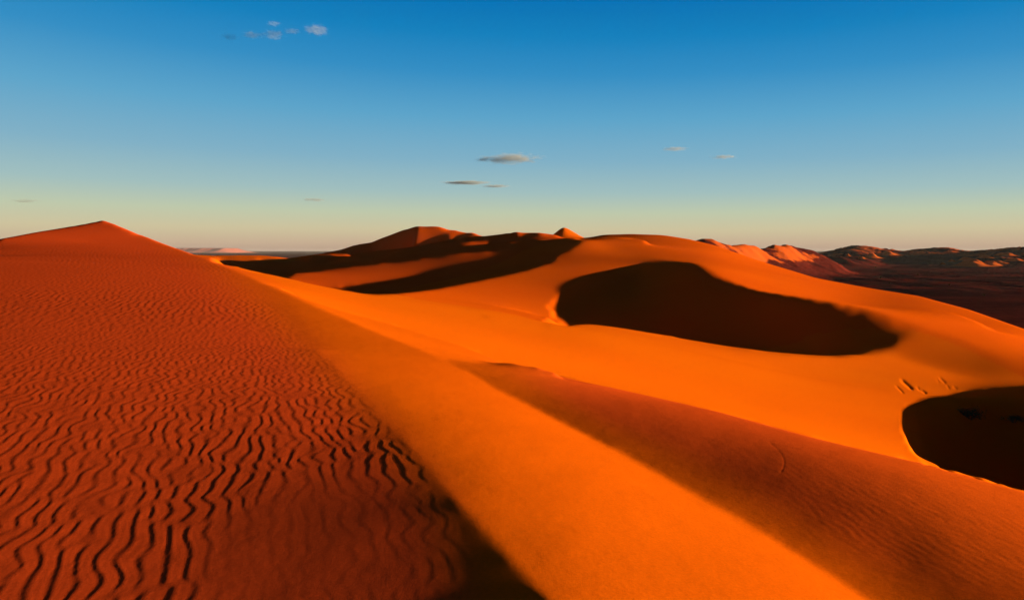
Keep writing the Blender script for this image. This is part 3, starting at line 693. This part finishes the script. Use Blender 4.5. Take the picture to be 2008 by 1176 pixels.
# the flat-topped mesa far away on the left horizon
def mesa():
    d = 15000.; n = 120; m = 24; x0, x1 = (180-CX)/F*d, (466-CX)/F*d
    r = np.random.default_rng(5); prof = np.array([0, .15, .34, .55, .9, .97, 1.0])
    xs_ = np.linspace(0, 1, n); cliff = np.convolve(r.standard_normal(n+8), np.ones(9)/9, 'valid')
    V = []; H = 105.
    k = 14; v = np.linspace(0, 1, k)
    for i, t in enumerate(xs_):
        endf = min(1, (1-t)/.075, t/.05); top = H*(min(1, endf*1.0))*(1 if t < .8 else 1-.04*(t-.8)/.2)
        for q_ in v:
            hh = np.interp(q_, [0, .35, .5, .6, 1], [0, .45, .92, 1, 1])*top
            V.append((x0+(x1-x0)*t, d-900+q_*1500+cliff[i]*260*(1-q_)*(1 if q_ < .62 else 0), hh-1+.02*top*math.sin(i*1.7+q_*9)*(q_ < .6)))
    ix = np.arange(n*k).reshape(n, k)
    Fq = np.stack([ix[:-1, :-1], ix[1:, :-1], ix[1:, 1:], ix[:-1, 1:]], -1).reshape(-1, 4)
    back = len(V)
    for i, t in enumerate(xs_): V.append((x0+(x1-x0)*t, d+1400, -1))
    F2 = [[ix[i, k-1], ix[i+1, k-1], back+i+1, back+i] for i in range(n-1)]
    tag(np_mesh('mesa', V, np.concatenate([Fq, F2]), m_rock, False), 'pink flat topped mesa on the horizon behind the left dune', 'mesa', kind='structure')
mesa()

# desert shrubs
def leafy(name, parent, w, h, n, size, seed):
    r = np.random.default_rng(seed); V = []; Fc = []
    nc = max(5, n//60); cen = np.stack([r.uniform(-.42, .42, nc)*w, r.uniform(-.42, .42, nc)*w*.7, r.uniform(.25, .75, nc)*h], 1)
    for k in range(n):
        c = cen[r.integers(nc)]+r.normal(0, 1, 3)*np.array([w*.1, w*.1, h*.14])
        c[2] = max(c[2], size*.4)
        a = r.normal(0, 1, 3); a[2] = abs(a[2])+.5; a /= np.linalg.norm(a); b = np.cross(a, r.normal(0, 1, 3)); b /= np.linalg.norm(b)+1e-9
        s = size*r.uniform(.6, 1.3); i = len(V)
        V += [c, c+a*s*.5+b*s*.22, c+a*s, c+a*s*.5-b*s*.22]; Fc.append([i, i+1, i+2, i+3])
    o = np_mesh(name, np.array(V), Fc, m_leaf, False); o.parent = parent; return o
def stems(name, parent, w, h, n, seed):
    r = np.random.default_rng(seed); V = []; Fc = []
    for k in range(n):
        tip = np.array([r.uniform(-.4, .4)*w, r.uniform(-.3, .3)*w, r.uniform(.5, .85)*h]); rad = .02*h+.006
        p0 = np.array([tip[0]*.1, tip[1]*.1, -.05]); mid = p0*.5+tip*.5+np.array([0, 0, h*.12])
        i = len(V)
        for p, q_ in ((p0, rad), (mid, rad*.6), (tip, rad*.2)):
            for t in range(5): V.append(p+q_*np.array([math.cos(t*1.2566), math.sin(t*1.2566), 0]))
        for s in range(2):
            for t in range(5): Fc.append([i+s*5+t, i+s*5+(t+1) % 5, i+s*5+5+(t+1) % 5, i+s*5+5+t])
    o = np_mesh(name, np.array(V), Fc, m_wood); o.parent = parent; return o
def shrub(px, row, wide_px, high_px, label, n, seed, group, y0=0):
    p = on_ground(px, row, y0); w = wide_px/F*p.y; h = high_px/F*p.y
    e_ = bpy.data.objects.new('shrub', None); col.objects.link(e_); e_.location = p
    leafy('foliage', e_, w, h, n, max(.12*h, .05), seed); stems('stem', e_, w, h, 9, seed)
    tag(e_, label, 'shrub', group)
shrub(1903, 822, 52, 20, 'low dark green shrub in the right hand shadowed hollow, left of the smaller shrub', 1500, 3, 'shrubs growing in the shadowed hollow')
shrub(1988, 829, 38, 15, 'smaller dark shrub in the right hand shadowed hollow, near the picture edge', 1100, 4, 'shrubs growing in the shadowed hollow')
for k, (px, row, s) in enumerate([(1717, 527, 6), (1726, 548, 7), (1744, 556, 5), (1655, 522, 4), (1800, 540, 4), (1862, 560, 5), (1560, 535, 4), (1930, 580, 5)]):
    shrub(px, row, s, s*.7, 'small dark shrub dotted on the far gravel plain', 160, 20+k, 'small shrubs dotted over the gravel plain', 420)

# ------------------------------------------------------------------ clouds: thin banks of vapour with ragged density
def cloud_mat(seed, dens, tint):
    m = bpy.data.materials.new('cloud_vapour'); m.use_nodes = True; t = m.node_tree; t.nodes.clear(); L = t.links.new
    o = N(t, 'ShaderNodeOutputMaterial'); v = N(t, 'ShaderNodeVolumePrincipled'); L(v.outputs[0], o.inputs['Volume'])
    v.inputs['Color'].default_value = (*tint, 1); v.inputs['Anisotropy'].default_value = .2
    tc_ = N(t, 'ShaderNodeTexCoord'); mp = N(t, 'ShaderNodeMapping'); L(tc_.outputs['Object'], mp.inputs['Vector'])
    mp.inputs['Location'].default_value = (seed*3.7, seed*1.3, 0); mp.inputs['Scale'].default_value = (2.6, 1.2, 2.0)
    n = N(t, 'ShaderNodeTexNoise', inp={'Scale': 1.6, 'Detail': 5.0, 'Roughness': .62}); L(mp.outputs[0], n.inputs['Vector'])
    ln = N(t, 'ShaderNodeVectorMath', operation='LENGTH'); L(tc_.outputs['Object'], ln.inputs[0])
    fo = N(t, 'ShaderNodeMapRange', inp={'From Min': .25, 'From Max': 1.0, 'To Min': .10, 'To Max': -.36}); L(ln.outputs['Value'], fo.inputs['Value'])
    ad = N(t, 'ShaderNodeMath', operation='ADD'); L(n.outputs['Fac'], ad.inputs[0]); L(fo.outputs[0], ad.inputs[1])
    mr = N(t, 'ShaderNodeMapRange', inp={'From Min': .42, 'From Max': .75, 'To Min': 0.0, 'To Max': dens}); L(ad.outputs[0], mr.inputs['Value'])
    L(mr.outputs[0], v.inputs['Density']); return m
def cloud(px, row, wide_px, high_px, d, dens, label, seed, tilt=0):
    r = np.random.default_rng(seed); n1, n2 = 28, 16; V = []
    for j in range(n2+1):
        for i in range(n1):
            th = math.pi*j/n2; ph = 2*math.pi*i/n1; V.append((math.sin(th)*math.cos(ph), math.sin(th)*math.sin(ph), math.cos(th)))
    Fc = [[j*n1+i, (j+1)*n1+i, (j+1)*n1+(i+1) % n1, j*n1+(i+1) % n1] for j in range(n2) for i in range(n1)]
    o = np_mesh('cloud', np.array(V), Fc, cloud_mat(seed, dens, (.60, .50, .52) if row > 200 else (.72, .66, .76)))
    o.location = ((px-CX)/F*d, d, EYE+(HZ-row)/F*d); o.scale = (wide_px/F*d*.72, wide_px/F*d*.5, high_px/F*d*.62); o.rotation_euler = (0, tilt, 0)
    tag(o, label, 'cloud', 'small clouds in the evening sky', 'structure')
D_ = 9000.
cloud(1000, 311, 140, 26, D_, .008, 'largest grey and pink cloud above the middle of the dunes', 1)
cloud(952, 313, 56, 14, D_, .008, 'wispy left tail beside the largest middle cloud', 2)
cloud(912, 358, 120, 8, D_*1.2, .016, 'thin dark streak of cloud below the largest cloud', 3)
cloud(972, 365, 70, 7, D_*1.2, .013, 'faint short streak at lower right of the thin dark streak', 4)
cloud(1322, 292, 64, 11, D_, .009, 'small flat grey cloud right of the middle, the left of two', 5)
cloud(1420, 308, 60, 11, D_, .009, 'small flat grey cloud right of the middle, the right of two', 6)
cloud(621, 59, 64, 28, D_*.7, .007, 'brightest small white cloud at upper left', 7, .1)
cloud(536, 68, 50, 26, D_*.7, .008, 'small pale cloud next to the brightest cloud at upper left', 8)
cloud(494, 69, 46, 18, D_*.7, .010, 'faint pinkish puff in the upper left row of clouds', 9)
cloud(450, 73, 44, 18, D_*.7, .007, 'leftmost puff of the upper left row of clouds', 21)
cloud(573, 62, 40, 14, D_*.7, .009, 'very faint wisp left of the brightest upper cloud', 11)
cloud(537, 47, 36, 12, D_*.7, .009, 'very faint wisp above the upper left row of clouds', 12)
cloud(616, 392, 60, 10, D_*1.4, .006, 'faint smudge of cloud low over the left horizon', 13)
cloud(48, 394, 60, 11, D_*1.4, .004, 'pale pink smudge low above the left dune', 14)

# ------------------------------------------------------------------ evening haze over the desert
def haze():
    zt = float(Zg.max())+6; s = 17500.
    V = [(x, y, z) for z in (-3.0, zt) for x, y in ((-s, -600), (s, -600), (s, s), (-s, s))]
    Fc = [[0, 3, 2, 1], [4, 5, 6, 7], [0, 1, 5, 4], [1, 2, 6, 5], [2, 3, 7, 6], [3, 0, 4, 7]]
    m = bpy.data.materials.new('haze_air'); m.use_nodes = True; t = m.node_tree; t.nodes.clear()
    o = N(t, 'ShaderNodeOutputMaterial'); v = N(t, 'ShaderNodeVolumePrincipled'); t.links.new(v.outputs[0], o.inputs['Volume'])
    v.inputs['Color'].default_value = (.85, .75, .85, 1); v.inputs['Density'].default_value = 1.0e-5; v.inputs['Anisotropy'].default_value = 0
    h = np_mesh('haze', np.array(V), Fc, m, False); tag(h, 'thin evening haze lying over the far desert', 'haze', kind='stuff')
haze()
